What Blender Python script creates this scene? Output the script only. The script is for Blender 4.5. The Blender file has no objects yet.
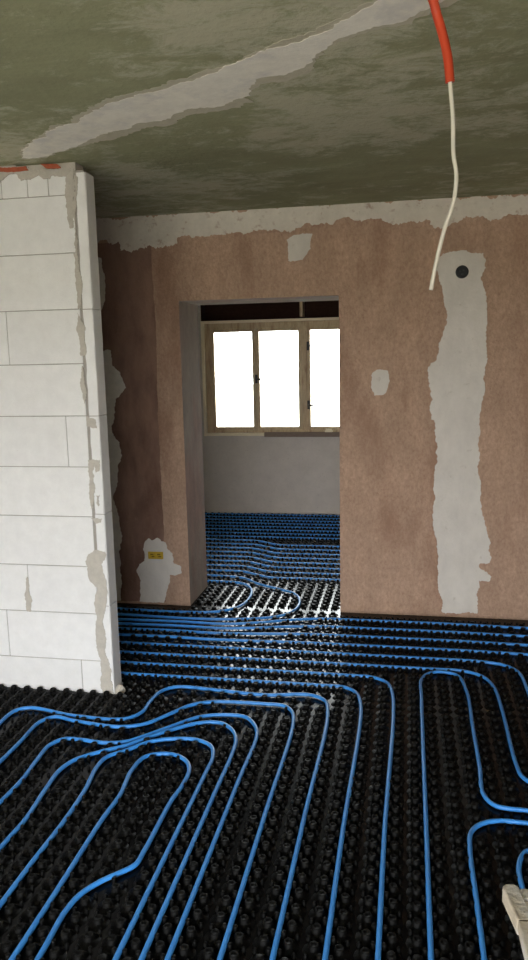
import bpy, bmesh, math, random
from mathutils import Vector, Matrix
random.seed(7)
S = bpy.context.scene
C = S.collection

# ------------------------------------------------------------------ camera
CAM_H = 1.682
F_PX, PITCH, YAW, ROLL = 756.86, 0.16339, -0.190064, 0.0215323
fw = Vector((math.sin(YAW)*math.cos(PITCH), math.cos(YAW)*math.cos(PITCH), -math.sin(PITCH)))
rt = Vector((math.cos(YAW), -math.sin(YAW), 0))
dn = fw.cross(rt)
r2 = math.cos(ROLL)*rt + math.sin(ROLL)*dn
d2 = -math.sin(ROLL)*rt + math.cos(ROLL)*dn
cam = bpy.data.cameras.new('camera')
cam.sensor_fit = 'VERTICAL'; cam.sensor_height = 36.0; cam.sensor_width = 36.0
cam.lens = F_PX*36.0/960.0
cam.clip_start = 0.02
co = bpy.data.objects.new('camera', cam); C.objects.link(co)
m = Matrix.Identity(4)
for i in range(3):
    m[i][0] = r2[i]; m[i][1] = -d2[i]; m[i][2] = -fw[i]
m[2][3] = CAM_H
co.matrix_world = m
S.camera = co

# ------------------------------------------------------------------ world: even overcast sky
w = bpy.data.worlds.new('overcast_sky'); S.world = w; w.use_nodes = True
bg = w.node_tree.nodes['Background']
bg.inputs['Color'].default_value = (0.97, 0.985, 1.0, 1)
bg.inputs['Strength'].default_value = 20.5
S.view_settings.view_transform = 'Standard'; S.view_settings.look = 'None'
S.view_settings.exposure = 0.0; S.view_settings.gamma = 1.0
S.view_settings.use_curve_mapping = False

# room dimensions (metres; x right, y away from the camera, z up)
B0, B1 = 4.785, 5.235            # brown wall, near and far face
FAR = 7.82                       # far room's window wall
CE = 2.57                        # ceiling
XL, XR, YF = -3.0, 2.1, -1.7     # main room
FXL, FXR = -3.3, 1.0             # far room
PW0, PW1 = 3.408, 3.508          # block partition
DX0, DX1, DZ = -1.452, -0.427, 2.036   # doorway
FWX0, FWX1, FWZ0, FWZ1 = -2.115, -0.005, 0.845, 2.04   # far window
NWX0, NWX1, NWZ0, NWZ1 = -2.4, 0.7, 0.10, 1.85         # window behind the camera

def portal(name, loc, rx, sx, sz):
    l = bpy.data.lights.new(name, 'AREA'); l.shape = 'RECTANGLE'; l.size = sx; l.size_y = sz
    l.cycles.is_portal = True
    o = bpy.data.objects.new(name, l); C.objects.link(o); o.location = loc; o.rotation_euler = (rx, 0, 0)
portal('far_window_daylight', ((FWX0+FWX1)/2, FAR+0.30, (FWZ0+FWZ1)/2), -math.pi/2, FWX1-FWX0, FWZ1-FWZ0)
portal('near_window_daylight', ((NWX0+NWX1)/2, YF-0.30, (NWZ0+NWZ1)/2), math.pi/2, NWX1-NWX0, NWZ1-NWZ0)

# ------------------------------------------------------------------ traced data (metres)
CEIL_STRIPE = [(-1.632, 3.177), (-1.395, 2.954), (-1.203, 2.828), (-1.041, 2.696), (-0.872, 2.633), (-0.708, 2.553), (-0.592, 2.493), (-0.432, 2.389), (-0.334, 2.338), (-0.225, 2.261),
 (-0.165, 2.196), (-0.083, 2.127), (0.017, 2.004), (0.13, 1.974), (0.161, 2.078), (0.068, 2.186), (-0.021, 2.246), (-0.13, 2.284), (-0.235, 2.363), (-0.311, 2.5),
 (-0.403, 2.585), (-0.47, 2.591), (-0.552, 2.68), (-0.548, 2.743), (-0.674, 2.819), (-0.785, 2.819), (-0.89, 2.911), (-1.019, 2.941), (-1.178, 3.034), (-1.386, 3.164),
 (-1.586, 3.292), (-1.682, 3.292)]
CEIL_SKIRT = [(-1.609, 3.135), (-1.377, 2.918), (-1.188, 2.795), (-1.029, 2.666), (-0.862, 2.606), (-0.7, 2.528), (-0.586, 2.468), (-0.428, 2.367), (-0.331, 2.317), (-0.223, 2.242),
 (-0.164, 2.178), (-0.083, 2.11), (0.017, 1.989), (0.129, 1.96), (0.169, 2.111), (0.075, 2.223), (-0.016, 2.286), (-0.127, 2.325), (-0.234, 2.408), (-0.311, 2.551),
 (-0.405, 2.64), (-0.474, 2.647), (-0.558, 2.74), (-0.554, 2.806), (-0.683, 2.887), (-0.797, 2.887), (-0.905, 2.984), (-1.038, 3.016), (-1.202, 3.115), (-1.391, 3.195),
 (-1.594, 3.326), (-1.69, 3.326)]
BAND = [(-2.6, 2.33), (-1.979, 2.429), (-1.84, 2.423), (-1.827, 2.359), (-1.689, 2.359), (-1.619, 2.381), (-1.449, 2.389), (-1.414, 2.428), (-1.214, 2.439), (-1.017, 2.436),
 (-0.888, 2.454), (-0.76, 2.438), (-0.601, 2.46), (-0.445, 2.47), (-0.417, 2.472), (-0.225, 2.483), (-0.098, 2.431), (0.11, 2.445), (0.141, 2.403), (0.213, 2.403),
 (0.335, 2.453), (0.496, 2.445), (0.67, 2.459), (1.2, 2.36), (2.1, 2.33), (2.1, 2.57), (-2.6, 2.57)]
COLUMN = [(0.152, 1.272), (0.136, 1.349), (0.117, 1.588), (0.164, 1.63), (0.173, 1.694), (0.223, 1.862), (0.199, 2.009), (0.176, 2.155), (0.155, 2.208), (0.195, 2.257),
 (0.298, 2.277), (0.431, 2.247), (0.443, 2.165), (0.414, 2.095), (0.451, 2.021), (0.461, 1.834), (0.457, 1.624), (0.451, 1.432), (0.419, 1.281), (0.424, 1.242),
 (0.426, 0.978), (0.46, 0.664), (0.507, 0.506), (0.51, 0.368), (0.446, 0.362), (0.446, 0.338), (0.523, 0.276), (0.513, 0.248), (0.448, 0.25), (0.443, 0.034),
 (0.233, 0.029), (0.196, 0.265), (0.192, 0.475), (0.163, 0.543), (0.165, 0.818), (0.177, 1.043), (0.159, 1.243)]
SPOT = [(-0.191, 1.582), (-0.125, 1.57), (-0.114, 1.505), (-0.146, 1.428), (-0.212, 1.418), (-0.234, 1.474), (-0.223, 1.55)]
SPOT2 = [(-0.745, 2.386), (-0.697, 2.414), (-0.586, 2.409), (-0.597, 2.319), (-0.651, 2.26), (-0.731, 2.255)]
SWITCH = [(-1.768, 0.396), (-1.759, 0.443), (-1.731, 0.464), (-1.705, 0.451), (-1.67, 0.472), (-1.644, 0.446), (-1.611, 0.44), (-1.606, 0.401), (-1.568, 0.362), (-1.557, 0.303),
 (-1.511, 0.277), (-1.506, 0.231), (-1.554, 0.216), (-1.587, 0.215), (-1.604, 0.134), (-1.621, 0.065), (-1.641, 0.014), (-1.815, 0.017), (-1.807, 0.167), (-1.824, 0.234),
 (-1.801, 0.282), (-1.766, 0.309), (-1.763, 0.37)]
EDGE = [(-2.45, 1.75), (-2.1, 1.73), (-1.933, 1.735), (-1.922, 1.633), (-1.874, 1.585), (-1.838, 1.491), (-1.909, 1.42), (-1.922, 1.333), (-1.953, 1.237), (-1.939, 1.172),
 (-1.908, 1.124), (-1.896, 1.043), (-1.918, 0.945), (-1.941, 0.846), (-1.964, 0.747), (-1.935, 0.647), (-1.926, 0.497), (-1.944, 0.318), (-1.953, 0.022), (-2.1, 0.0),
 (-2.45, 0.0)]
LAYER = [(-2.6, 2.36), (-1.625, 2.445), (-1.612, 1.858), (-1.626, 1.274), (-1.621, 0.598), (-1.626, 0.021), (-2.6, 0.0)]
EDGE2 = [(-2.065, 2.348), (-1.963, 2.325), (-1.942, 2.217), (-1.944, 2.059), (-1.983, 1.984), (-2.089, 1.974)]
SMEARS = [[(-1.521, 1.2), (-1.488, 1.2), (-1.506, 0.965), (-1.523, 0.959), (-1.521, 1.077)], [(-1.485, 1.2), (-1.457, 1.2), (-1.463, 1.145), (-1.482, 1.139)],
 [(-1.562, 0.699), (-1.553, 0.731), (-1.512, 0.758), (-1.46, 0.746), (-1.451, 0.728), (-1.484, 0.676), (-1.48, 0.638), (-1.457, 0.587), (-1.462, 0.497), (-1.488, 0.391),
  (-1.481, 0.286), (-1.491, 0.233), (-1.474, 0.181), (-1.465, 0.088), (-1.457, 0.001), (-1.519, -0.024), (-1.518, 0.111), (-1.52, 0.191), (-1.53, 0.244), (-1.531, 0.337),
  (-1.52, 0.416), (-1.532, 0.481), (-1.511, 0.559), (-1.548, 0.597)],
 [(-1.892, 0.598), (-1.882, 0.604), (-1.879, 0.532), (-1.869, 0.48), (-1.882, 0.42), (-1.899, 0.419), (-1.906, 0.505)],
 [(-1.489, 1.028), (-1.47, 1.028), (-1.479, 0.972)], [(-1.526, 0.915), (-1.502, 0.915), (-1.464, 0.91), (-1.472, 0.885), (-1.498, 0.884)],
 [(-1.541, 2.521), (-1.51, 2.537), (-1.507, 2.465), (-1.517, 2.347), (-1.527, 2.283), (-1.537, 2.279), (-1.555, 2.322), (-1.556, 2.422)],
 [(-1.5, 2.528), (-1.487, 2.5), (-1.497, 2.428), (-1.508, 2.347), (-1.507, 2.236), (-1.506, 2.136), (-1.52, 2.136), (-1.515, 2.347)],
 [(-1.91, 2.577), (-1.868, 2.579), (-1.805, 2.584), (-1.776, 2.559), (-1.693, 2.549), (-1.632, 2.541), (-1.52, 2.54), (-1.515, 2.533), (-1.543, 2.503), (-1.573, 2.505),
  (-1.613, 2.515), (-1.625, 2.499), (-1.655, 2.503), (-1.685, 2.521), (-1.728, 2.501), (-1.77, 2.499), (-1.789, 2.528), (-1.82, 2.532), (-1.853, 2.513), (-1.875, 2.496),
  (-1.916, 2.508)],
 [(-1.523, 2.172), (-1.509, 2.158), (-1.498, 2.027), (-1.508, 1.914), (-1.525, 1.915), (-1.529, 2.028)],
 [(-1.531, 1.895), (-1.498, 1.84), (-1.499, 1.705), (-1.522, 1.699), (-1.536, 1.814)], [(-1.517, 1.651), (-1.508, 1.499), (-1.521, 1.472), (-1.533, 1.569)],
 [(-1.518, 1.409), (-1.467, 1.395), (-1.466, 1.353), (-1.514, 1.36)]]
RUN = {5: [(0.077, 4.085), (0.479, 4.083), (0.563, 3.96), (0.598, 3.721)],
 6: [(0.075, 3.959), (0.331, 3.941), (0.414, 3.851), (0.443, 3.653), (0.448, 3.071), (0.447, 2.917), (0.471, 2.849)],
 7: [(-0.4, 3.84), (-0.18, 3.806), (-0.1, 3.754), (-0.072, 3.626), (-0.066, 1.886)],
 8: [(-0.533, 3.632), (-0.381, 3.653), (-0.282, 3.631), (-0.232, 3.557), (-0.205, 3.287), (-0.217, 1.861)],
 9: [(-1.852, 2.997), (-1.854, 3.139), (-1.796, 3.179), (-1.541, 3.132), (-1.293, 3.138), (-1.237, 3.217), (-1.235, 3.325), (-1.215, 3.452), (-1.153, 3.508),
     (-0.95, 3.501), (-0.693, 3.48), (-0.471, 3.512), (-0.392, 3.467), (-0.361, 3.365), (-0.358, 2.492), (-0.357, 1.838)],
 10: [(-1.68, 2.695), (-1.679, 2.864), (-1.679, 3.052), (-1.632, 3.109), (-1.519, 3.085), (-1.287, 3.061), (-1.182, 3.105), (-1.098, 3.217), (-1.02, 3.323),
      (-0.917, 3.37), (-0.675, 3.383), (-0.575, 3.376), (-0.523, 3.321), (-0.504, 3.195), (-0.506, 2.531), (-0.507, 1.813)],
 11: [(-1.515, 2.407), (-1.518, 2.581), (-1.531, 2.734), (-1.534, 2.86), (-1.491, 2.919), (-1.412, 2.922), (-1.299, 2.912), (-1.214, 2.933), (-1.144, 2.998),
      (-1.058, 3.094), (-0.948, 3.208), (-0.836, 3.245), (-0.738, 3.239), (-0.672, 3.17), (-0.649, 3.08), (-0.643, 2.797), (-0.654, 2.573), (-0.643, 1.791)],
 12: [(-1.375, 2.16), (-1.373, 2.334), (-1.391, 2.528), (-1.398, 2.675), (-1.37, 2.758), (-1.29, 2.836), (-1.202, 2.9), (-1.119, 2.992), (-1.03, 3.079), (-0.932, 3.151),
      (-0.84, 3.165), (-0.775, 3.126), (-0.729, 3.05), (-0.718, 2.938), (-0.72, 2.681), (-0.733, 2.561), (-0.727, 1.777)],
 13: [(-1.229, 1.906), (-1.226, 2.357), (-1.234, 2.553), (-1.255, 2.72), (-1.244, 2.801), (-1.186, 2.86), (-1.104, 2.95), (-1.003, 2.992), (-0.903, 2.997),
      (-0.833, 2.955), (-0.793, 2.885), (-0.786, 2.729), (-0.798, 2.551), (-0.796, 1.766)],
 14: [(-1.085, 1.718), (-1.091, 2.378), (-1.084, 2.541), (-1.102, 2.719), (-1.083, 2.825), (-1.028, 2.858), (-0.962, 2.86), (-0.895, 2.813), (-0.865, 2.74),
      (-0.865, 2.616), (-0.874, 2.54), (-0.876, 2.239), (-0.882, 2.159), (-0.918, 2.114), (-0.966, 2.062), (-1.005, 1.996), (-1.019, 1.918), (-1.007, 1.731)],
 'c1': [(-1.901, 4.632), (-1.471, 4.605), (-1.252, 4.653), (-1.095, 4.774), (-1.078, 4.991), (-1.125, 5.219), (-1.212, 5.307), (-1.48, 5.301)],
 'c2': [(-1.863, 4.536), (-1.303, 4.492), (-1.0, 4.55), (-0.792, 4.633), (-0.722, 4.78), (-0.725, 4.968), (-0.784, 5.106), (-0.903, 5.173), (-1.113, 5.269),
        (-1.253, 5.458), (-1.528, 5.48)],
 'r': [(0.221, 1.933), (0.221, 2.171), (0.22, 2.412), (0.233, 2.514), (0.272, 2.566), (0.335, 2.594), (0.434, 2.595)],
 'r2': [(0.365, 2.261), (0.368, 2.334), (0.386, 2.402), (0.412, 2.437)],
 'u': [(0.077, 1.909), (0.076, 2.686), (0.081, 3.647), (0.08, 3.767), (0.115, 3.847), (0.173, 3.88), (0.258, 3.854), (0.297, 3.678), (0.301, 3.009), (0.297, 2.753),
       (0.334, 2.687), (0.446, 2.673)]}

# ------------------------------------------------------------------ materials
def mat(name, col, rough=0.9, var=0.0, scale=8.0, bump=0.0, bscale=60.0, spec=0.3, stretch=(1, 1, 1),
        col2=None, lo=0.4, hi=0.6, detail=6.0, rnd=0.0, fine=None):
    M = bpy.data.materials.new(name); M.use_nodes = True
    N = M.node_tree.nodes; K = M.node_tree.links
    P = N['Principled BSDF']; P.inputs['Roughness'].default_value = rough
    P.inputs['Specular IOR Level'].default_value = spec
    P.inputs['Base Color'].default_value = (*col, 1)
    if not (var or bump or col2 or rnd or fine): return M
    tc = N.new('ShaderNodeTexCoord'); mp = N.new('ShaderNodeMapping'); mp.inputs['Scale'].default_value = stretch
    K.new(tc.outputs['Object'], mp.inputs['Vector'])
    out = None
    def noise(sc, det=detail, rgh=0.6, vec=mp):
        n = N.new('ShaderNodeTexNoise'); n.inputs['Scale'].default_value = sc
        n.inputs['Detail'].default_value = det; n.inputs['Roughness'].default_value = rgh
        K.new(vec.outputs['Vector'] if vec is mp else vec.outputs['Object'], n.inputs['Vector']); return n
    def mix(fac, a, b, blend='MIX'):
        x = N.new('ShaderNodeMix'); x.data_type = 'RGBA'; x.blend_type = blend
        for sock, v in ((x.inputs[0], fac), (x.inputs[6], a), (x.inputs[7], b)):
            if hasattr(v, 'is_linked'): K.new(v, sock)
            elif isinstance(v, tuple): sock.default_value = (*v, 1)
            else: sock.default_value = v
        return x.outputs[2]
    def ramp(src, a, b):
        r = N.new('ShaderNodeMapRange'); r.inputs['From Min'].default_value = a; r.inputs['From Max'].default_value = b
        K.new(src, r.inputs['Value']); return r.outputs['Result']
    cur = col
    if col2:
        cur = mix(ramp(noise(scale).outputs['Fac'], lo, hi), cur, col2)
    if var:
        n = noise(scale*2.7, 8, 0.7)
        v = ramp(n.outputs['Fac'], 0.25, 0.75)
        g = N.new('ShaderNodeMapRange'); g.inputs['To Min'].default_value = 1-var; g.inputs['To Max'].default_value = 1+var
        K.new(v, g.inputs['Value'])
        h = N.new('ShaderNodeHueSaturation'); K.new(g.outputs['Result'], h.inputs['Value'])
        if hasattr(cur, 'is_linked'): K.new(cur, h.inputs['Color'])
        else: h.inputs['Color'].default_value = (*cur, 1)
        cur = h.outputs['Color']
    if fine:
        if len(fine) > 4:
            m2 = N.new('ShaderNodeMapping'); m2.inputs['Scale'].default_value = fine[4]; m2.inputs['Location'].default_value = (3.1, 1.7, 0)
            K.new(tc.outputs['Object'], m2.inputs['Vector'])
            n = N.new('ShaderNodeTexNoise'); n.inputs['Scale'].default_value = fine[0]; n.inputs['Detail'].default_value = fine[5]
            n.inputs['Roughness'].default_value = fine[6]; K.new(m2.outputs['Vector'], n.inputs['Vector'])
        else: n = noise(fine[0], 4, 0.7, tc)
        cur = mix(ramp(n.outputs['Fac'], fine[1], fine[2]), cur, fine[3])
    if rnd:
        oi = N.new('ShaderNodeObjectInfo'); g = N.new('ShaderNodeMapRange')
        g.inputs['To Min'].default_value = 1-rnd; g.inputs['To Max'].default_value = 1+rnd
        K.new(oi.outputs['Random'], g.inputs['Value'])
        h = N.new('ShaderNodeHueSaturation'); K.new(g.outputs['Result'], h.inputs['Value'])
        if hasattr(cur, 'is_linked'): K.new(cur, h.inputs['Color'])
        else: h.inputs['Color'].default_value = (*cur, 1)
        cur = h.outputs['Color']
    if hasattr(cur, 'is_linked'): K.new(cur, P.inputs['Base Color'])
    if bump:
        n = noise(bscale, 5, 0.6, tc); b = N.new('ShaderNodeBump'); b.inputs['Strength'].default_value = bump
        b.inputs['Distance'].default_value = 0.01
        K.new(n.outputs['Fac'], b.inputs['Height']); K.new(b.outputs['Normal'], P.inputs['Normal'])
    return M

M_BROWN = mat('brown_plaster', (0.50, 0.34, 0.245), 0.95, 0.20, 1.6, 0.7, 90, 0.15, (2.2, 2.2, 0.8),
              col2=(0.28, 0.155, 0.105), lo=0.50, hi=0.75, fine=(9, 0.40, 0.72, (0.27, 0.165, 0.115), (7, 7, 4.5), 10, 0.85))
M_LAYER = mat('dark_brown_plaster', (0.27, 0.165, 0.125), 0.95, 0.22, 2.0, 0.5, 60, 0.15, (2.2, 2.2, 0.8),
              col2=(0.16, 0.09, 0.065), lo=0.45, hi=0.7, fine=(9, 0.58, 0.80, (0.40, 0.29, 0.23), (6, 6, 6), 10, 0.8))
M_JAMB = mat('grey_brown_render', (0.27, 0.21, 0.17), 0.95, 0.25, 3, 0.4, 50, 0.15, (1, 1, 0.5),
             col2=(0.30, 0.19, 0.15), lo=0.45, hi=0.62)
M_FILL = mat('white_filler', (0.62, 0.58, 0.53), 0.9, 0.10, 4, 0.25, 40, 0.2, (1, 1, 0.6), fine=(18, 0.62, 0.8, (0.42, 0.37, 0.32)))
M_BAND = mat('pale_levelling_plaster', (0.62, 0.57, 0.50), 0.9, 0.12, 5, 0.3, 40, 0.2, fine=(14, 0.58, 0.72, (0.40, 0.30, 0.24)))
M_GREYPATCH = mat('grey_cement_patch', (0.74, 0.71, 0.64), 0.95, 0.15, 6, 0.4, 50, 0.15)
M_GREYWALL = mat('grey_plaster', (0.52, 0.465, 0.42), 0.95, 0.12, 2, 0.3, 70, 0.15, fine=(40, 0.6, 0.75, (0.40, 0.36, 0.33)))
M_SIDE = mat('side_wall_plaster', (0.50, 0.42, 0.36), 0.95, 0.1, 3)
M_CEIL = mat('raw_concrete_ceiling', (0.29, 0.30, 0.185), 0.95, 0.20, 1.1, 0.45, 30, 0.15, (0.8, 1.3, 1))
def ceiling_wear(M):
    """pale worn cement skin left in broad ragged patches and trowel streaks on the olive concrete"""
    N = M.node_tree.nodes; K = M.node_tree.links; P = N['Principled BSDF']
    old = P.inputs['Base Color'].links[0].from_socket
    tc = N.new('ShaderNodeTexCoord')
    def nz(sc, st, det, rg, loc):
        mp = N.new('ShaderNodeMapping'); mp.inputs['Scale'].default_value = st; mp.inputs['Location'].default_value = loc
        mp.inputs['Rotation'].default_value = (0, 0, 0.35)
        K.new(tc.outputs['Object'], mp.inputs['Vector']); n = N.new('ShaderNodeTexNoise')
        n.inputs['Scale'].default_value = sc; n.inputs['Detail'].default_value = det; n.inputs['Roughness'].default_value = rg
        n.inputs['Distortion'].default_value = 0.4
        K.new(mp.outputs['Vector'], n.inputs['Vector']); return n.outputs['Fac']
    def mth(op, a, b):
        m = N.new('ShaderNodeMath'); m.operation = op
        for s_, v in zip(m.inputs, (a, b)):
            if hasattr(v, 'is_linked'): K.new(v, s_)
            else: s_.default_value = v
        return m.outputs[0]
    big = nz(1.15, (1, 1.2, 1), 3, 0.5, (4.3, 2.2, 0)); mid = nz(5.5, (0.9, 1.4, 1), 14, 0.82, (1.1, 7.7, 0))
    f = mth('ADD', mth('MULTIPLY', big, 0.42), mth('MULTIPLY', mid, 0.75))
    mr = N.new('ShaderNodeMapRange'); mr.inputs['From Min'].default_value = 0.575; mr.inputs['From Max'].default_value = 0.66
    mr.inputs['To Max'].default_value = 0.85
    K.new(f, mr.inputs['Value'])
    x = N.new('ShaderNodeMix'); x.data_type = 'RGBA'; K.new(mr.outputs['Result'], x.inputs[0]); K.new(old, x.inputs[6])
    x.inputs[7].default_value = (0.50, 0.49, 0.37, 1); K.new(x.outputs[2], P.inputs['Base Color'])
ceiling_wear(M_CEIL)
M_SKIRT = mat('thin_filler_smear', (0.50, 0.475, 0.375), 0.9, 0.12, 6, 0.3, 30, 0.15)
M_STRIPE = mat('smooth_filler', (0.80, 0.775, 0.70), 0.85, 0.10, 5, 0.2, 25, 0.2, fine=(6, 0.50, 0.66, (0.66, 0.645, 0.61), (1, 1, 1), 8, 0.7))
M_BLOCK = mat('aerated_concrete', (0.74, 0.74, 0.735), 0.95, 0.06, 6, 0.25, 220, 0.15, rnd=0.025,
              fine=(75, 0.70, 0.80, (0.55, 0.54, 0.52)))
M_MORTAR = mat('grey_mortar', (0.47, 0.44, 0.39), 0.95, 0.12, 12, 0.5, 60, 0.15)
M_JOINT = mat('joint_mortar', (0.33, 0.31, 0.28), 0.95, 0.1, 12)
M_RED = mat('red_clay', (0.38, 0.10, 0.05), 0.9, 0.2, 20, 0.4, 50)
M_SCREED = mat('screed', (0.30, 0.29, 0.27), 0.95, 0.1, 5)
M_GROUND = mat('outdoor_ground', (0.46, 0.44, 0.37), 0.95, 0.2, 1)
M_MAT = mat('black_polystyrene_foil', (0.003, 0.003, 0.003), 0.21, 0.0, 1, 0.0, 1, 0.11)
M_NUB = mat('black_moulded_plastic', (0.0035, 0.0035, 0.0033), 0.40, 0.0, 1, 0.35, 160, 0.09)
M_PIPE = mat('blue_plastic_pipe', (0.045, 0.275, 0.76), 0.40, 0.06, 12, 0.0, 1, 0.5)
M_WOOD = mat('old_window_wood', (0.50, 0.38, 0.24), 0.6, 0.2, 6, 0.1, 60, 0.4, (6, 6, 1), col2=(0.36, 0.23, 0.14), lo=0.5, hi=0.68)
M_CREAM = mat('cream_painted_wood', (0.80, 0.70, 0.52), 0.6, 0.08, 6)
M_DARK = mat('dark_brown_board', (0.030, 0.014, 0.010), 0.8, 0.3, 10, 0, 1, 0.1, (1, 1, 3))
M_STEEL = mat('dark_iron', (0.035, 0.03, 0.028), 0.5)
M_SILLB = mat('grey_sill_board', (0.20, 0.15, 0.12), 0.8, 0.2, 8, 0, 1, 0.2, (1, 5, 5))
M_CONDUIT = mat('orange_red_conduit', (0.58, 0.065, 0.022), 0.45, 0.0, 1, 0, 1, 0.4)
M_CABLE = mat('cream_cable_sheath', (0.66, 0.63, 0.55), 0.5)
M_BLACK = mat('black_plastic', (0.010, 0.010, 0.011), 0.5)
M_YELLOW = mat('yellow_box_plastic', (0.50, 0.34, 0.03), 0.6, 0.2, 60)
M_OCHRE = mat('dark_ochre_plastic', (0.14, 0.085, 0.012), 0.7)
M_TRESTLE = mat('plaster_splashed_wood', (0.50, 0.43, 0.33), 0.9, 0.18, 9, 0.4, 70, 0.2, (1, 0.5, 1),
                col2=(0.62, 0.60, 0.56), lo=0.42, hi=0.58, fine=(45, 0.62, 0.70, (0.27, 0.19, 0.13)))
M_GLASS = bpy.data.materials.new('window_glass'); M_GLASS.use_nodes = True
_n = M_GLASS.node_tree.nodes; _k = M_GLASS.node_tree.links
_n.remove(_n['Principled BSDF'])
_t = _n.new('ShaderNodeBsdfTransparent'); _g = _n.new('ShaderNodeBsdfGlossy'); _g.inputs['Roughness'].default_value = 0.03
_t.inputs['Color'].default_value = (0.94, 0.96, 0.95, 1)
_f = _n.new('ShaderNodeFresnel'); _f.inputs['IOR'].default_value = 1.45
_x = _n.new('ShaderNodeMixShader'); _k.new(_f.outputs[0], _x.inputs[0]); _k.new(_t.outputs[0], _x.inputs[1]); _k.new(_g.outputs[0], _x.inputs[2])
_k.new(_x.outputs[0], _n['Material Output'].inputs['Surface'])

# ------------------------------------------------------------------ mesh helpers
def obj(name, mesh, parent=None):
    o = bpy.data.objects.new(name, mesh); C.objects.link(o)
    if parent is not None: o.parent = parent
    return o
def bm_obj(name, bm, m, parent=None, smooth=False):
    me = bpy.data.meshes.new(name)
    bmesh.ops.recalc_face_normals(bm, faces=bm.faces)
    bm.to_mesh(me); bm.free()
    for mm in (m if isinstance(m, (list, tuple)) else [m]): me.materials.append(mm)
    if smooth:
        for p in me.polygons: p.use_smooth = True
    return obj(name, me, parent)
def tag(o, label=None, cat=None, group=None, kind=None):
    if label: o['label'] = label
    if cat: o['category'] = cat
    if group: o['group'] = group
    if kind: o['kind'] = kind
    return o
def empty(name, loc=(0, 0, 0)):
    o = bpy.data.objects.new(name, None); C.objects.link(o); o.location = loc; o.empty_display_size = 0.1
    return o
def add_box(bm, x0, x1, y0, y1, z0, z1, ch=0.0, mi=0):
    """box with chamfered edges"""
    if ch <= 0:
        v = [bm.verts.new((x, y, z)) for z in (z0, z1) for y in (y0, y1) for x in (x0, x1)]
        for f in ((0, 2, 3, 1), (4, 5, 7, 6), (0, 1, 5, 4), (2, 6, 7, 3), (0, 4, 6, 2), (1, 3, 7, 5)):
            bm.faces.new([v[i] for i in f]).material_index = mi
        return
    t = bmesh.new(); add_box(t, x0, x1, y0, y1, z0, z1)
    bmesh.ops.bevel(t, geom=t.edges[:], offset=ch, segments=1, affect='EDGES', profile=0.5)
    me = bpy.data.meshes.new('tmp'); t.to_mesh(me); t.free()
    n0 = len(bm.faces); bm.from_mesh(me); bpy.data.meshes.remove(me)
    bm.faces.ensure_lookup_table()
    for f in bm.faces[n0:]: f.material_index = mi
def box(name, x0, x1, y0, y1, z0, z1, m, parent=None, ch=0.0):
    bm = bmesh.new(); add_box(bm, x0, x1, y0, y1, z0, z1, ch); return bm_obj(name, bm, m, parent)
def boxes(name, L, m, parent=None, ch=0.0):
    bm = bmesh.new()
    for b in L: add_box(bm, *b, ch)
    return bm_obj(name, bm, m, parent)
def ragged(pts, step=0.018, amp=0.006, seed=0):
    """subdivide an outline and push it about with two octaves of noise, like trowelled plaster"""
    rr = random.Random(seed); P = []
    n = len(pts)
    for i in range(n):
        a = Vector(pts[i]); b = Vector(pts[(i+1) % n]); d = b-a; L = d.length
        if L < 1e-6: continue
        k = max(1, int(L/step)); nn = Vector((-d.y, d.x))/L
        for j in range(k): P.append((a+d*(j/k), nn))
    N = len(P); off = [0.0]*N
    for per, am in ((7, 1.0), (3, 0.6), (1, 0.45)):
        kn = [rr.uniform(-amp, amp)*am for _ in range(N//per+2)]
        for i in range(N):
            q = i/per; f = q-int(q); off[i] += kn[int(q)]*(1-f)+kn[int(q)+1]*f
    return [(p.x+m.x*o, p.y+m.y*o) for (p, m), o in zip(P, off)]
def patch(name, pts, plane, level, thick, m, parent, seed=0, step=0.018, amp=0.006):
    """thin raised layer with a ragged outline on a wall (plane 'xz', facing -y) or ceiling ('xy', facing down)"""
    pts = ragged(pts, step, amp, seed)
    from mathutils.geometry import tessellate_polygon
    bm = bmesh.new()
    P = (lambda p, t: (p[0], level-t, p[1])) if plane == 'xz' else (lambda p, t: (p[0], p[1], level-t))
    cx = sum(p[0] for p in pts)/len(pts); cy = sum(p[1] for p in pts)/len(pts)
    front = [bm.verts.new(P(p, thick)) for p in pts]
    back = [bm.verts.new(P(p, -0.002)) for p in pts]
    for t in tessellate_polygon([[Vector((p[0], p[1], 0)) for p in pts]]):
        try: bm.faces.new([front[i] for i in t])
        except ValueError: pass
    n = len(pts)
    for i in range(n):
        bm.faces.new((front[i], front[(i+1) % n], back[(i+1) % n], back[i]))
    return bm_obj(name, bm, m, parent)
def spline(pts, step=0.012, closed=False):
    """centripetal Catmull-Rom through the points, evenly resampled"""
    P = [Vector(p) for p in pts]
    P = [P[0]*2-P[1]] + P + [P[-1]*2-P[-2]]
    out = []
    for i in range(1, len(P)-2):
        p0, p1, p2, p3 = P[i-1:i+3]
        t0 = 0; t1 = t0+max((p1-p0).length, 1e-4)**.5; t2 = t1+max((p2-p1).length, 1e-4)**.5; t3 = t2+max((p3-p2).length, 1e-4)**.5
        n = max(1, int((p2-p1).length/step))
        for j in range(n):
            t = t1+(t2-t1)*j/n
            a1 = p0*((t1-t)/(t1-t0))+p1*((t-t0)/(t1-t0)); a2 = p1*((t2-t)/(t2-t1))+p2*((t-t1)/(t2-t1)); a3 = p2*((t3-t)/(t3-t2))+p3*((t-t2)/(t3-t2))
            b1 = a1*((t2-t)/(t2-t0))+a2*((t-t0)/(t2-t0)); b2 = a2*((t3-t)/(t3-t1))+a3*((t-t1)/(t3-t1))
            out.append(b1*((t2-t)/(t2-t1))+b2*((t-t1)/(t2-t1)))
    out.append(P[-2]); return out
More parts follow.
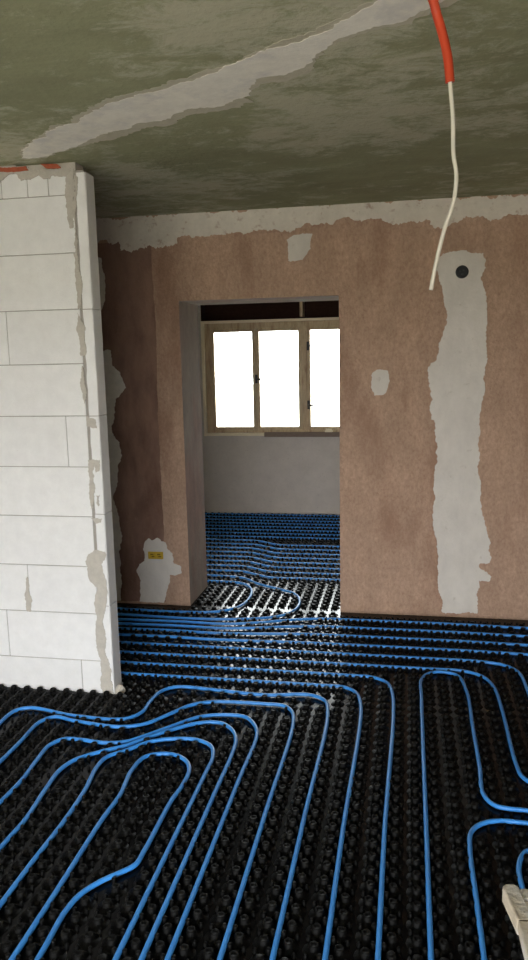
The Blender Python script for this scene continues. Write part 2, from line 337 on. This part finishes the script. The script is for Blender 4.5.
def tube(name, path, rad, m, parent=None, seg=10, ripple=None, flat=None):
    bm = bmesh.new(); rings = []
    up = Vector((0, 0, 1)) if abs((path[1]-path[0]).normalized().z) < 0.9 else Vector((0, 1, 0))
    for i, p in enumerate(path):
        t = (path[min(i+1, len(path)-1)]-path[max(i-1, 0)]).normalized()
        s = t.cross(up).normalized(); u = s.cross(t).normalized()
        r = rad if not ripple else rad*(1+ripple*(1 if i % 2 else -1))
        fx = flat or 1.0
        rings.append([bm.verts.new(p+s*math.cos(2*math.pi*k/seg)*r*fx+u*math.sin(2*math.pi*k/seg)*r) for k in range(seg)])
    for a, b in zip(rings, rings[1:]):
        for k in range(seg): bm.faces.new((a[k], a[(k+1) % seg], b[(k+1) % seg], b[k]))
    bm.faces.new(rings[0][::-1]); bm.faces.new(rings[-1])
    return bm_obj(name, bm, m, parent, smooth=True)
def lathe(bm, prof, seg, cx=0, cy=0, cz=0, axis='z'):
    rings = []
    for r, z in prof:
        if r < 1e-6:
            rings.append([bm.verts.new((cx, cy, cz+z) if axis == 'z' else (cx, cy+z, cz))]); continue
        rg = []
        for k in range(seg):
            a = 2*math.pi*k/seg
            rg.append(bm.verts.new((cx+r*math.cos(a), cy+r*math.sin(a), cz+z) if axis == 'z' else (cx+r*math.cos(a), cy+z, cz+r*math.sin(a))))
        rings.append(rg)
    for a, b in zip(rings, rings[1:]):
        for k in range(seg):
            if len(b) == 1: bm.faces.new((a[k], a[(k+1) % seg], b[0]))
            elif len(a) == 1: bm.faces.new((a[0], b[k], b[(k+1) % seg]))
            else: bm.faces.new((a[k], a[(k+1) % seg], b[(k+1) % seg], b[k]))

# ------------------------------------------------------------------ setting
ZB = -0.005
def struct(o): return tag(o, kind='structure')
struct(boxes('floor', [(FXL-0.3, XR+0.3, YF-0.4, FAR+0.4, -0.16, ZB)], M_SCREED))
ceiling = struct(boxes('ceiling', [(FXL-0.3, XR+0.3, YF-0.4, FAR+0.4, CE, CE+0.2)], M_CEIL))
struct(box('wall_left', XL-0.3, XL, YF, B0, ZB, CE, M_SIDE))
struct(box('wall_right', XR, XR+0.3, YF, B0, ZB, CE, M_SIDE))
struct(box('wall_far_left', FXL-0.3, FXL, B1, FAR, ZB, CE, M_GREYWALL))
struct(box('wall_far_right', FXR, FXR+0.3, B1, FAR, ZB, CE, M_GREYWALL))
struct(box('ground_outside', -40, 40, -40, 48, -0.45, -0.17, M_GROUND))
bpy.data.objects['ground_outside'].name = 'trim_ground'

# brown wall with its doorway; the reveals are rendered grey
bm = bmesh.new()
def wall_poly(bm):
    add_box(bm, FXL-0.3, DX0, B0, B1, ZB, CE); add_box(bm, DX1, XR+0.3, B0, B1, ZB, CE); add_box(bm, DX0, DX1, B0, B1, DZ, CE)
wall_poly(bm)
bm.normal_update()
for f in bm.faces:
    c = f.calc_center_median()
    if abs(c.y-(B0+B1)/2) < 0.1 and DX0-0.01 < c.x < DX1+0.01 and c.z < DZ+0.01: f.material_index = 1
    if c.y > B1-0.01: f.material_index = 2
wall_back = struct(bm_obj('wall_back', bm, [M_BROWN, M_JAMB, M_GREYWALL]))
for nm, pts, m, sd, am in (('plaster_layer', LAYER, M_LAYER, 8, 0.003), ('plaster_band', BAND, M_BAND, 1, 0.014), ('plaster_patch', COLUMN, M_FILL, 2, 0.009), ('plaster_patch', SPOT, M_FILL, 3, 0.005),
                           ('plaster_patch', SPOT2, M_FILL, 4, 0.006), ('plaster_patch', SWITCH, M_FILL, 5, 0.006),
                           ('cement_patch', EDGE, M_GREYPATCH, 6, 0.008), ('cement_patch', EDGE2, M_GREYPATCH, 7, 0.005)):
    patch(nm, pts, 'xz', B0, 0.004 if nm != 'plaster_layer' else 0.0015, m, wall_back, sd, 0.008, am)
patch('filler_smear', CEIL_SKIRT, 'xy', CE, 0.001, M_SKIRT, ceiling, 19, 0.012, 0.016)
o = patch('filler_stripe', CEIL_STRIPE, 'xy', CE, 0.002, M_STRIPE, ceiling, 9, 0.012, 0.012)
tag(o, 'pale smoothed filler stripe running diagonally across the raw ceiling')

# far wall with window opening and the shutter slot above it
SL0, SL1 = 2.062, 2.235
x0, x1 = FXL-0.3, FXR+0.3
wall_far = struct(boxes('wall_far', [(x0, FWX0-0.03, FAR, FAR+0.36, ZB, CE), (FWX1+0.03, x1, FAR, FAR+0.36, ZB, CE),
    (FWX0-0.03, FWX1+0.03, FAR, FAR+0.36, ZB, FWZ0), (FWX0-0.03, FWX1+0.03, FAR, FAR+0.36, SL1, CE)], M_GREYWALL))
so = boxes('shutter_slot', [(FWX0-0.03, FWX1+0.03, FAR+0.16, FAR+0.19, SL0-0.02, SL1), (FWX0-0.03, FWX1+0.03, FAR+0.02, FAR+0.16, SL0-0.022, SL0-0.001),
    (FWX0-0.03, FWX1+0.03, FAR+0.02, FAR+0.19, SL1-0.004, SL1), (FWX0-0.03, FWX0-0.02, FAR+0.02, FAR+0.16, SL0, SL1), (FWX1+0.02, FWX1+0.03, FAR+0.02, FAR+0.16, SL0, SL1)], M_DARK, wall_far)
tag(so, 'dark brown open shutter slot above the window')
box('slot_divider', -1.098, -1.068, FAR+0.004, FAR+0.16, SL0, SL1, M_WOOD, wall_far, 0.003)

# front wall behind the camera, with the window that lights the room
struct(boxes('wall_front', [(XL-0.3, NWX0, YF-0.36, YF, ZB, CE), (NWX1, XR+0.3, YF-0.36, YF, ZB, CE),
    (NWX0, NWX1, YF-0.36, YF, ZB, NWZ0), (NWX0, NWX1, YF-0.36, YF, NWZ1, CE)], M_SIDE))

# ------------------------------------------------------------------ windows
def make_sash(win, xa, xb, za, zb, y0, st, handle=None):
    """sash whose clear glass is xa..xb, za..zb"""
    s = boxes('sash', [(xa-st, xa, y0, y0+0.05, za-st, zb+st), (xb, xb+st, y0, y0+0.05, za-st, zb+st),
                       (xa, xb, y0, y0+0.05, za-st, za), (xa, xb, y0, y0+0.05, zb, zb+st)], M_WOOD, win, 0.004)
    box('pane', xa-0.004, xb+0.004, y0+0.022, y0+0.027, za-0.004, zb+0.004, M_GLASS, s)
    return s
win = struct(empty('window_1', ((FWX0+FWX1)/2, FAR+0.03, FWZ0)))
def rel(o, root):
    for c in o:
        c.matrix_parent_inverse = Matrix.Translation(-root.location)
Y0 = FAR+0.012
PZ0, PZ1 = 0.935, 1.925
PX = [(-2.017, -1.608), (-1.534, -1.123), (-0.998, -0.587), (-0.513, -0.103)]
boxes('casing', [(FWX0-0.028, FWX0, FAR-0.012, FAR+0.10, FWZ0-0.005, 2.045), (FWX1, FWX1+0.028, FAR-0.012, FAR+0.10, FWZ0-0.005, 2.045),
                 (FWX0, FWX1, FAR-0.012, FAR+0.10, 2.020, 2.045)], M_CREAM, win, 0.002)
boxes('outer_frame', [(FWX0, FWX0+0.066, Y0+0.02, Y0+0.10, 0.872, 2.02), (FWX1-0.066, FWX1, Y0+0.02, Y0+0.10, 0.872, 2.02),
                      (FWX0+0.066, FWX1-0.066, Y0+0.02, Y0+0.10, 1.955, 2.02), (FWX0+0.066, FWX1-0.066, Y0+0.02, Y0+0.10, 0.872, 0.898)], M_WOOD, win, 0.004)
box('centre_post', -1.088, -1.032, Y0-0.005, Y0+0.10, 0.898, 1.972, M_WOOD, win, 0.005)
for i, (a, b) in enumerate(PX):
    make_sash(win, a, b, PZ0, PZ1, Y0+0.012, 0.0365)
# iron fittings: turn handle between the left pair, two catches on the right of the post
def fitting(x, z, kind):
    bm = bmesh.new()
    add_box(bm, x-0.013, x+0.013, Y0-0.004, Y0+0.012, z-0.045, z+0.045, 0.003)
    if kind:
        lathe(bm, [(0.009, 0), (0.009, -0.03), (0, -0.03)], 10, x, Y0-0.002, z, 'y')
        n = len(bm.verts)
        add_box(bm, x-0.008, x+0.055, Y0-0.040, Y0-0.026, z-0.012, z+0.006, 0.003)
    else:
        add_box(bm, x-0.010, x+0.030, Y0-0.016, Y0-0.004, z-0.008, z+0.008, 0.002)
    return bm_obj('handle' if kind else 'catch', bm, M_STEEL, win)
fitting(-1.566, 1.438, True); fitting(-1.018, 1.766, False); fitting(-1.018, 1.163, True); fitting(-0.55, 1.438, True)
box('window_sill', FWX0-0.028, FWX1+0.028, FAR-0.02, FAR+0.10, FWZ0-0.001, 0.871, M_CREAM, win, 0.003)
sb = box('sill_board', -1.483, 0.05, FAR-0.05, FAR-0.021, 0.835, 0.884, M_SILLB, win, 0.004)
rel(win.children, win)
for ch in win.children: pass
win2 = struct(boxes('window_2', [(NWX0, NWX0+0.06, YF-0.2, YF-0.13, NWZ0, NWZ1), (NWX1-0.06, NWX1, YF-0.2, YF-0.13, NWZ0, NWZ1),
    (NWX0+0.06, NWX1-0.06, YF-0.2, YF-0.13, NWZ0, NWZ0+0.06), (NWX0+0.06, NWX1-0.06, YF-0.2, YF-0.13, NWZ1-0.06, NWZ1),
    ((NWX0+NWX1)/2-0.04, (NWX0+NWX1)/2+0.04, YF-0.2, YF-0.13, NWZ0+0.06, NWZ1-0.06)], M_CREAM))
# small catch block lying on the sill board
bm = bmesh.new(); add_box(bm, -0.845, -0.765, FAR-0.052, FAR-0.022, 0.884, 0.902, 0.003); add_box(bm, -0.835, -0.775, FAR-0.048, FAR-0.026, 0.902, 0.918, 0.003)
tag(bm_obj('wood_offcut', bm, M_CREAM), 'small pale wood offcut lying on the window sill board', 'offcut')

# ------------------------------------------------------------------ block partition
ROWS = [ZB, 0.172, 0.421, 0.665, 0.918, 1.165, 1.413, 1.661, 1.914, 2.169, 2.426, 2.535]
JX = -1.513
VJ = [[-1.623, -2.223], [-2.015, -2.615], [-1.882, -2.482], [-2.16, -2.76], [-2.06, -2.66], [-1.623, -2.223], [-2.10, -2.70], [-1.895, -2.495],
      [-2.15, -2.75], [-2.05, -2.65], [-1.637, -1.740, -1.871, -2.02, -2.2, -2.42, -2.7]]
part = struct(box('wall_partition', XL, -1.462, PW0+0.004, PW1-0.004, ZB, 2.53, M_JOINT))
G = 0.0017
for r in range(11):
    z0, z1 = ROWS[r]+G, ROWS[r+1]-G
    xs = [JX-0.002]+VJ[r]+[XL]
    for a, b in zip(xs, xs[1:]):
        dy = random.uniform(-0.0008, 0.0008)
        box('block', b+G, a-G, PW0+dy, PW1, z0, z1, M_BLOCK, part, 0.0018)
# narrow cut blocks closing the free end; the arrises are chipped
def end_block(z0, z1, seed):
    rr = random.Random(seed); bm = bmesh.new(); n = max(4, int((z1-z0)/0.03)); rings = []
    for i in range(n+1):
        z = z0+(z1-z0)*i/n
        j = lambda s=0.003: rr.uniform(-s, s)
        c = abs(j(0.004))+0.002
        rings.append([bm.verts.new(v) for v in ((JX+0.012+j(0.002), PW0, z), (-1.452-c, PW0+j(0.0005), z), (-1.452, PW0+c+abs(j(0.003)), z),
                                                (-1.452, PW1-c, z), (-1.452-c, PW1, z), (JX+0.012, PW1, z))])
    for a, b in zip(rings, rings[1:]):
        for k in range(6): bm.faces.new((a[k], a[(k+1) % 6], b[(k+1) % 6], b[k]))
    bm.faces.new(rings[0][::-1]); bm.faces.new(rings[-1])
    return bm_obj('end_block', bm, M_BLOCK, part)
for i, (a, b) in enumerate(((ZB, 0.462), (0.466, 0.93), (0.934, 1.410), (1.414, 1.910), (1.914, 2.52))): end_block(a, b, i)
for i, s in enumerate(SMEARS): patch('mortar_smear', s, 'xz', PW0, 0.003+0.0008*(i % 3), M_MORTAR, part, 40+i, 0.006, 0.005)
# mortar and broken clay closing the gap under the ceiling
bm = bmesh.new(); add_box(bm, XL, JX+0.01, PW0+0.012, PW1, 2.53, CE-0.001); bm_obj('mortar_bed', bm, M_MORTAR, part)
for i, c in enumerate(([(-1.95, 2.566), (-1.74, 2.560), (-1.725, 2.542), (-1.80, 2.540), (-1.93, 2.550)], [(-1.665, 2.566), (-1.585, 2.562), (-1.565, 2.543), (-1.64, 2.546)])):
    patch('clay_chip', c, 'xz', PW0, 0.009, M_RED, part, 60+i, 0.010, 0.003)
# mortar crumb at the foot of the free end
bm = bmesh.new(); lathe(bm, [(0.036, 0), (0.030, 0.015), (0.018, 0.03), (0, 0.04)], 9, -1.437, PW0+0.03, 0.0)
rr = random.Random(3)
for v in bm.verts: v.co += Vector((rr.uniform(-.006, .006), rr.uniform(-.006, .006), 0))
bm_obj('mortar_heap', bm, M_MORTAR, part)

# ------------------------------------------------------------------ heating pipes
PR = 0.0088; PZ = 0.0118
CX0, PXP = 0.077, 0.0727         # channels of the mat: x = CX0 + k*PXP
CY0, PYP = 3.630, 0.0705         #                      y = CY0 + k*PYP
def snapx(x): return CX0+round((x-CX0)/PXP)*PXP
def cy(k): return CY0+k*PYP
PIPES = []
def pipe(pts, label):
    path = spline([(x, y, PZ) for x, y in pts])
    o = tube('heating_pipe', path, PR, M_PIPE)
    tag(o, label, 'pipe', 'blue heating pipes')
    PIPES.append(path); return o
def col(run, near=1.25):
    """straighten the last leg of a run along its channel and carry it on towards the camera"""
    x = snapx(run[-1][0]); return run[:-1]+[(x, run[-1][1]), (x, near)]
R_ = RUN
WLX = -2.9
# rows 1 to 4 run straight through to the right; they draw together behind the partition
LEFT = {1: 4.435, 2: 4.36, 3: 4.275, 4: 4.172}
NAME = {1: 'first', 2: 'second', 3: 'third', 4: 'fourth', 5: 'fifth', 6: 'sixth', 7: 'seventh', 8: 'eighth'}
RIGHT = {1: cy(14), 2: cy(12), 3: cy(10), 4: cy(8)}
for k in (1, 2, 3, 4):
    yl, yr = LEFT[k], RIGHT[k]
    pts = [(WLX, yl), (-1.9, yl), (-1.4, yl+0.01)] + [(-1.2+0.1*i, yl+(yr-yl)*(0.5-0.5*math.cos(math.pi*min(1, max(0, (i*0.1)/0.75))))) for i in range(0, 9)] + \
          [(-0.2, yr), (0.3, yr), (1.0, yr-0.02), (1.9, yr-0.02)]
    pipe(pts, NAME[k]+' long straight blue pipe from the brown wall, running right out of view')
pipe([(WLX, cy(6)), (-1.0, cy(6)), (0.2, cy(6)), (0.40, cy(6)-0.005), (0.52, cy(6)-0.04), (0.58, cy(6)-0.12), (0.595, 3.72), (0.595, 3.2), (0.62, 3.0), (0.72, 2.93), (1.9, 2.93)],
     'blue pipe along the brown wall whose right bend touches the right photo edge')
pipe([(WLX, cy(4)), (-1.0, cy(4)), (0.1, cy(4)), (0.30, cy(4)-0.005), (0.39, cy(4)-0.06), (0.435, cy(4)-0.18), (0.447, 3.5), (0.447, 2.99), (0.46, 2.90), (0.52, 2.835), (0.70, 2.82), (1.9, 2.82)],
     'blue pipe bending round outside the hairpin loop on the right')
pipe([(WLX, cy(2)), (-1.0, cy(2)), (-0.30, cy(2)), (-0.18, cy(2)-0.005), (-0.105, cy(2)-0.05), (-0.0684, cy(2)-0.15), (-0.0684, 2.4), (-0.0684, 1.25)],
     'blue pipe turning toward the viewer just left of the hairpin loop')
pipe([(WLX, cy(0)), (-1.0, cy(0)), (-0.42, cy(0)), (-0.31, cy(0)-0.005), (-0.25, cy(0)-0.05), (-0.2138, cy(0)-0.17), (-0.2138, 2.4), (-0.2138, 1.25)],
     'blue pipe turning toward the viewer, second left of the hairpin loop')
r9 = R_[9][:-3]+[(-0.3592, 3.36), (-0.3592, 2.49), (-0.3592, 1.25)]
pipe([(-1.85, 2.4), (-1.85, 2.85)]+R_[9][1:-3]+[(-0.3592, 3.33), (-0.3592, 2.49), (-0.3592, 1.25)],
     'blue pipe stepping sharply round the foot of the white block wall')
pipe([(-1.68, 2.0), (-1.68, 2.6)]+R_[10][1:-4]+[(-0.53, 3.325), (-0.5046, 3.20), (-0.5046, 2.5), (-0.5046, 1.25)],
     'outermost blue pipe of the curved bundle, next inside the one at the wall foot')
pipe([(-1.53, 1.6), (-1.53, 2.3)]+R_[11][1:-5]+[(-0.68, 3.17), (-0.650, 3.08), (-0.650, 2.7), (-0.650, 1.25)],
     'blue pipe of the curved bundle, third from the wall foot, pinched with two others')
pipe([(-1.378, 1.4), (-1.378, 2.2)]+R_[12][1:-6]+[(-0.775, 3.115), (-0.735, 3.03), (-0.7227, 2.92), (-0.7227, 2.6), (-0.7227, 1.25)],
     'middle blue pipe of the three pinched together in the curved bundle')
pipe([(-1.232, 1.3), (-1.232, 2.1)]+R_[13][1:-5]+[(-0.83, 2.955), (-0.798, 2.87), (-0.7954, 2.73), (-0.7954, 2.4), (-0.7954, 1.25)],
     'innermost blue pipe of the three pinched together, just outside the inner loop')
pipe([(-1.0865, 1.25)]+[(-1.0865, 2.0)]+R_[14][1:-1]+[(-1.0137, 1.75), (-1.0137, 1.25)],
     'inner blue hairpin loop with a kinked right leg at lower left')
pipe([(0.077, 1.25), (0.077, 2.4), (0.077, 3.55)]+R_['u'][3:-4]+[(0.299, 3.3), (0.299, 2.95)]+R_['u'][-3:]+[(0.7, 2.672), (1.9, 2.67)],
     'blue hairpin loop with a narrow rounded top on the right')
pipe([(0.222, 1.25), (0.222, 1.93)]+R_['r'][1:]+[(0.8, 2.595), (1.9, 2.595)],
     'blue pipe with one wide corner bend at lower right')
pipe([(0.368, 1.2), (0.368, 1.9), (0.368, 2.2)]+R_['r2'][1:]+[(0.5, 2.455), (1.9, 2.455)],
     'short visible blue pipe bend behind the pale trestle')
# two pipes hairpin through the doorway into the far room
fy = lambda k: 5.325+0.141*k
pipe([(WLX, 4.632), (-1.9, 4.632), (-1.47, 4.625), (-1.252, 4.653), (-1.12, 4.76), (-1.078, 4.99), (-1.125, 5.21), (-1.212, 5.30), (-1.48, fy(0)), (-2.2, fy(0)), (-3.2, fy(0))],
     'blue pipe making a tight U around the left door jamb')
pipe([(WLX, 4.53), (-1.9, 4.53), (-1.3, 4.51), (-1.0, 4.55), (-0.80, 4.635), (-0.722, 4.78), (-0.725, 4.968), (-0.784, 5.106), (-0.903, 5.19), (-1.08, 5.30), (-1.22, 5.43), (-1.40, fy(1)), (-2.2, fy(1)), (-3.2, fy(1))],
     'blue pipe looping out of the middle of the doorway into the far room')
ORD = ['first', 'second', 'third', 'fourth', 'fifth', 'sixth', 'seventh', 'eighth', 'ninth', 'tenth', 'eleventh', 'twelfth', 'thirteenth', 'fourteenth', 'fifteenth', 'sixteenth']
i = 0
for k in range(2, 18):
    if k < 10:
        xa, xb = -1.24-0.012*k, -1.0-0.012*k
        pts = [(-3.2, fy(k)), (xa-0.3, fy(k)), (xa, fy(k)-0.005), ((xa+xb)/2, fy(k)-0.0705), (xb, fy(k-1)+0.005), (xb+0.3, fy(k-1)), (0.9, fy(k-1))]
        lab = ORD[i]+' blue pipe row beyond the doorway counted toward the window, with a small step'
    else:
        pts = [(-3.2, fy(k)), (-1.0, fy(k)), (0.9, fy(k))]
        lab = ORD[i]+' blue pipe row beyond the doorway counted toward the window, straight'
    pipe(pts, lab); i += 1

# ------------------------------------------------------------------ knobbed mats
# distance lookup to pipes
cell = 0.04; grid = {}
for path in PIPES:
    for a, b in zip(path, path[1:]):
        t = (b-a).normalized()
        grid.setdefault((int(math.floor(a.x/cell)), int(math.floor(a.y/cell))), []).append((a.x, a.y, abs(t.x) > abs(t.y)))
def near(x, y):
    i, j = int(math.floor(x/cell)), int(math.floor(y/cell)); best = (9, False)
    for di in (-1, 0, 1):
        for dj in (-1, 0, 1):
            for px, py, h in grid.get((i+di, j+dj), ()):
                d = math.hypot(px-x, py-y)
                if d < best[0]: best = (d, h)
    return best
NPROF = [(0.0340, 0.0), (0.0315, 0.0026), (0.0175, 0.0045), (0.0152, 0.011), (0.0145, 0.0175), (0.0122, 0.0205), (0.0095, 0.0203), (0.0085, 0.0180), (0.0, 0.0182)]
NLOW = [(0.0340, 0.0), (0.0315, 0.0026), (0.0170, 0.0045), (0.0148, 0.0175), (0.0118, 0.0205), (0.0, 0.0195)]
SPROF = [(0.0072, 0.0), (0.0064, 0.010), (0.0040, 0.0140), (0.0, 0.0145)]
STALL = [(0.0085, 0.0), (0.0080, 0.0160), (0.0055, 0.0200), (0.0, 0.0205)]
def proto(prof, seg):
    bm = bmesh.new(); lathe(bm, prof, seg)
    V = [v.co.copy() for v in bm.verts]; bm.verts.index_update(); Fc = [[v.index for v in f.verts] for f in bm.faces]; bm.free(); return V, Fc
PN, PL, PS, PT = proto(NPROF, 12), proto(NLOW, 8), proto(SPROF, 6), proto(STALL, 6)
bm = bmesh.new(); lathe(bm, NPROF, 12); bmesh.ops.recalc_face_normals(bm, faces=bm.faces)
nub_mesh = bpy.data.meshes.new('knob'); bm.to_mesh(nub_mesh); bm.free(); nub_mesh.materials.append(M_NUB)
for p in nub_mesh.polygons: p.use_smooth = True
def in_view(x, y):
    d = Vector((x, y, -CAM_H)); z = d.dot(fw)
    if z < 0.2: return None
    u = 264+F_PX*d.dot(r2)/z; v = 480+F_PX*d.dot(d2)/z
    return (z if 0 <= u <= 528 and 0 <= v <= 960 else None)
def make_mat(label, rects, singles):
    root = boxes('heating_mat', [(a, b, c, d, ZB, 0.0) for a, b, c, d in rects], M_MAT)
    tag(root, label, 'floor mat')
    V, Fc = [], []; cand = []
    def put(pr, x, y, s=1.0):
        n = len(V); V.extend((v.x*s+x, v.y*s+y, v.z) for v in pr[0]); Fc.extend([i+n for i in f] for f in pr[1])
    for a, b, c, d in rects:
        i0, i1 = math.ceil((a+0.012-CX0)/PXP-0.5), math.floor((b-0.012-CX0)/PXP-0.5)
        j0, j1 = math.ceil((c+0.012-CY0)/PYP-0.5), math.floor((d-0.012-CY0)/PYP-0.5)
        for i in range(i0, i1+1):
            for j in range(j0, j1+1):
                x, y = CX0+(i+0.5)*PXP, CY0+(j+0.5)*PYP
                if near(x, y)[0] > 0.0185 and not (B0-0.075 < y < B0 and not DX0+0.03 < x < DX1-0.03): cand.append((in_view(x, y), x, y))
                # small clips at the crossing of two channels
                x, y = CX0+i*PXP, CY0+j*PYP
                if not (a+0.02 < x < b-0.02 and c+0.02 < y < d-0.02): continue
                dd, h = near(x, y)
                for s in (-1, 1):
                    q = (x, y+s*0.0165) if (dd < 0.012 and h) else (x+s*0.0165, y)
                    e = near(*q)[0]
                    if e > 0.0115: put(PT if e < 0.021 else PS, *q)
    vis = sorted([c for c in cand if c[0]])[:singles]; chosen = set((x, y) for _, x, y in vis)
    for _, x, y in vis:
        o = obj('knob', nub_mesh, root); o.location = (x, y, 0)
    for z, x, y in cand:
        if (x, y) in chosen: continue
        put(PN if (z and z < 4.2) else PL, x, y)
    me = bpy.data.meshes.new('knob_field'); me.from_pydata(V, [], Fc); me.update()
    bm = bmesh.new(); bm.from_mesh(me); bmesh.ops.recalc_face_normals(bm, faces=bm.faces); bm.to_mesh(me); bm.free()
    me.materials.append(M_NUB)
    for p in me.polygons: p.use_smooth = True
    tag(obj('knob_field', me, root), kind='stuff')
    return root
make_mat('black knobbed plastic heating mat covering the near room floor',
         [(XL, XR, 0.2, PW0, ), (-1.452, XR, PW0, PW1), (XL, XR, PW1, B0)], 300)
make_mat('black knobbed plastic mat between the door jambs', [(DX0, DX1, B0, B1)], 0)
make_mat('black knobbed plastic heating mat in the far room under the window', [(FXL, FXR, B1, FAR)], 0)

# ------------------------------------------------------------------ small things
# conduit and cable hanging from the end of the ceiling stripe
cab = tag(empty('ceiling_cable', (0.055, 2.13, CE)), 'red corrugated conduit with pale cable hanging from the ceiling', 'cable')
cp = spline([(0.040, 2.12, CE+0.01), (0.052, 2.135, 2.558), (0.062, 2.148, 2.53), (0.078, 2.15, 2.48), (0.091, 2.15, 2.425), (0.098, 2.15, 2.367)], 0.0022)
c1 = tube('conduit', cp, 0.0118, M_CONDUIT, cab, 12, 0.05)
c2 = tube('cable_lead', spline([(0.096, 2.15, 2.40), (0.098, 2.15, 2.367), (0.107, 2.15, 2.274), (0.110, 2.15, 2.188), (0.118, 2.15, 2.138), (0.113, 2.15, 2.075), (0.091, 2.15, 2.006), (0.069, 2.15, 1.914), (0.057, 2.15, 1.846)], 0.008), 0.0046, M_CABLE, cab, 8, None, 1.2)
rel(cab.children, cab)

# round black wall box in the filled chase
bm = bmesh.new(); lathe(bm, [(0.038, 0.0), (0.038, -0.010), (0.033, -0.012), (0.031, -0.004), (0.0, -0.004)], 24, 0.306, B0-0.001, 2.145, 'y')
rb = bm_obj('round_wall_box', bm, M_BLACK, None, False)
tag(rb, 'round black wall box high up in the white filled strip', 'wall box')
bm = bmesh.new()
for dx, dz in ((-0.012, 0.006), (0.010, 0.010), (0.002, -0.013)): lathe(bm, [(0.006, 0), (0.005, -0.006), (0, -0.007)], 8, 0.306+dx, B0-0.004, 2.145+dz, 'y')
bm_obj('cable_end', bm, mat('dark_grey_rubber', (0.03, 0.03, 0.032), 0.6), rb)
# yellow double socket box
jb = tag(empty('socket_box', (-1.682, B0, 0.352)), 'yellow double socket box set in the white patch near the door', 'socket box')
bm = bmesh.new()
for q in ((-1.735, -1.629, 0.370, 0.377), (-1.735, -1.629, 0.327, 0.334), (-1.735, -1.727, 0.334, 0.370), (-1.637, -1.629, 0.334, 0.370), (-1.686, -1.678, 0.334, 0.370)):
    add_box(bm, q[0], q[1], B0-0.013, B0-0.003, q[2], q[3], 0.0015)
add_box(bm, -1.731, -1.633, B0-0.006, B0-0.003, 0.331, 0.373)
k1 = bm_obj('box_frame', bm, M_YELLOW, jb)
bm = bmesh.new()
for cx in (-1.7065, -1.6575):
    add_box(bm, cx-0.013, cx+0.009, B0-0.010, B0-0.0055, 0.355, 0.362, 0.001)
    add_box(bm, cx-0.006, cx+0.014, B0-0.010, B0-0.0055, 0.340, 0.347, 0.001)
k2 = bm_obj('box_terminal', bm, M_OCHRE, jb)
rel(jb.children, jb)

# plaster-splashed wooden trestle, its end reaching into the lower right corner
tr = tag(empty('trestle', (0.5, 1.0, 0.0)), 'pale plaster-splashed wooden trestle end at lower right corner', 'trestle')
def board(name, p0, p1, wdt, thk, rounded=False):
    """horizontal board from p0 to p1 (top centre line), optionally with a rounded far end"""
    p0, p1 = Vector(p0), Vector(p1); d = (p1-p0).normalized(); s = Vector((-d.y, d.x, 0)).normalized(); u = s.cross(d)
    if u.z < 0: u = -u
    bm = bmesh.new(); out = []
    if rounded:
        n = 6
        for k in range(n+1):
            a = math.pi*k/n
            out.append(p0+d*(wdt*0.38*(1-math.sin(a)))+s*(wdt/2*math.cos(a)))
    else: out = [p0+s*wdt/2, p0-s*wdt/2]
    out += [p1-s*wdt/2, p1+s*wdt/2]
    top = [bm.verts.new(v) for v in out]; bot = [bm.verts.new(v-u*thk) for v in out]
    bm.faces.new(top); bm.faces.new(bot[::-1])
    for k in range(len(out)): bm.faces.new((top[k], top[(k+1) % len(out)], bot[(k+1) % len(out)], bot[k]))
    bmesh.ops.recalc_face_normals(bm, faces=bm.faces)
    bmesh.ops.bevel(bm, geom=[e for e in bm.edges if e.calc_face_angle(0) > 0.9], offset=0.004, segments=2, affect='EDGES', profile=0.5)
    return bm_obj(name, bm, M_TRESTLE, tr)
ZT = 0.55
board('rail', (0.2225, 1.534, ZT), (0.2435, 1.428, ZT), 0.036, 0.036, True)
board('rail', (0.2450, 1.426, ZT+0.001), (0.272, 0.55, ZT+0.001), 0.038, 0.026)
board('rail', (0.80, 1.53, ZT), (0.80, 0.55, ZT), 0.038, 0.036, True)
for y in (1.512, 1.05, 0.62):
    board('crossbar', (0.244 if y > 1.2 else 0.29, y, ZT-0.004), (0.782, y, ZT-0.004), 0.034, 0.024)
def leg(x, y, x2, y2):
    a, b = Vector((x, y, ZT-0.03)), Vector((x2, y2, 0.023)); bm = bmesh.new(); w = 0.018
    A = [bm.verts.new(a+Vector(q)) for q in ((-w, -w, 0), (w, -w, 0), (w, w, 0), (-w, w, 0))]
    Bv = [bm.verts.new(b+Vector(q)) for q in ((-w, -w, 0), (w, -w, 0), (w, w, 0), (-w, w, 0))]
    for k in range(4): bm.faces.new((A[k], A[(k+1) % 4], Bv[(k+1) % 4], Bv[k]))
    bm.faces.new(A); bm.faces.new(Bv[::-1])
    return bm_obj('leg', bm, M_TRESTLE, tr)
leg(0.262, 1.20, 0.275, 1.22); leg(0.80, 1.20, 0.80, 1.22); leg(0.262, 0.68, 0.275, 0.62); leg(0.80, 0.68, 0.80, 0.62)
rel(tr.children, tr)
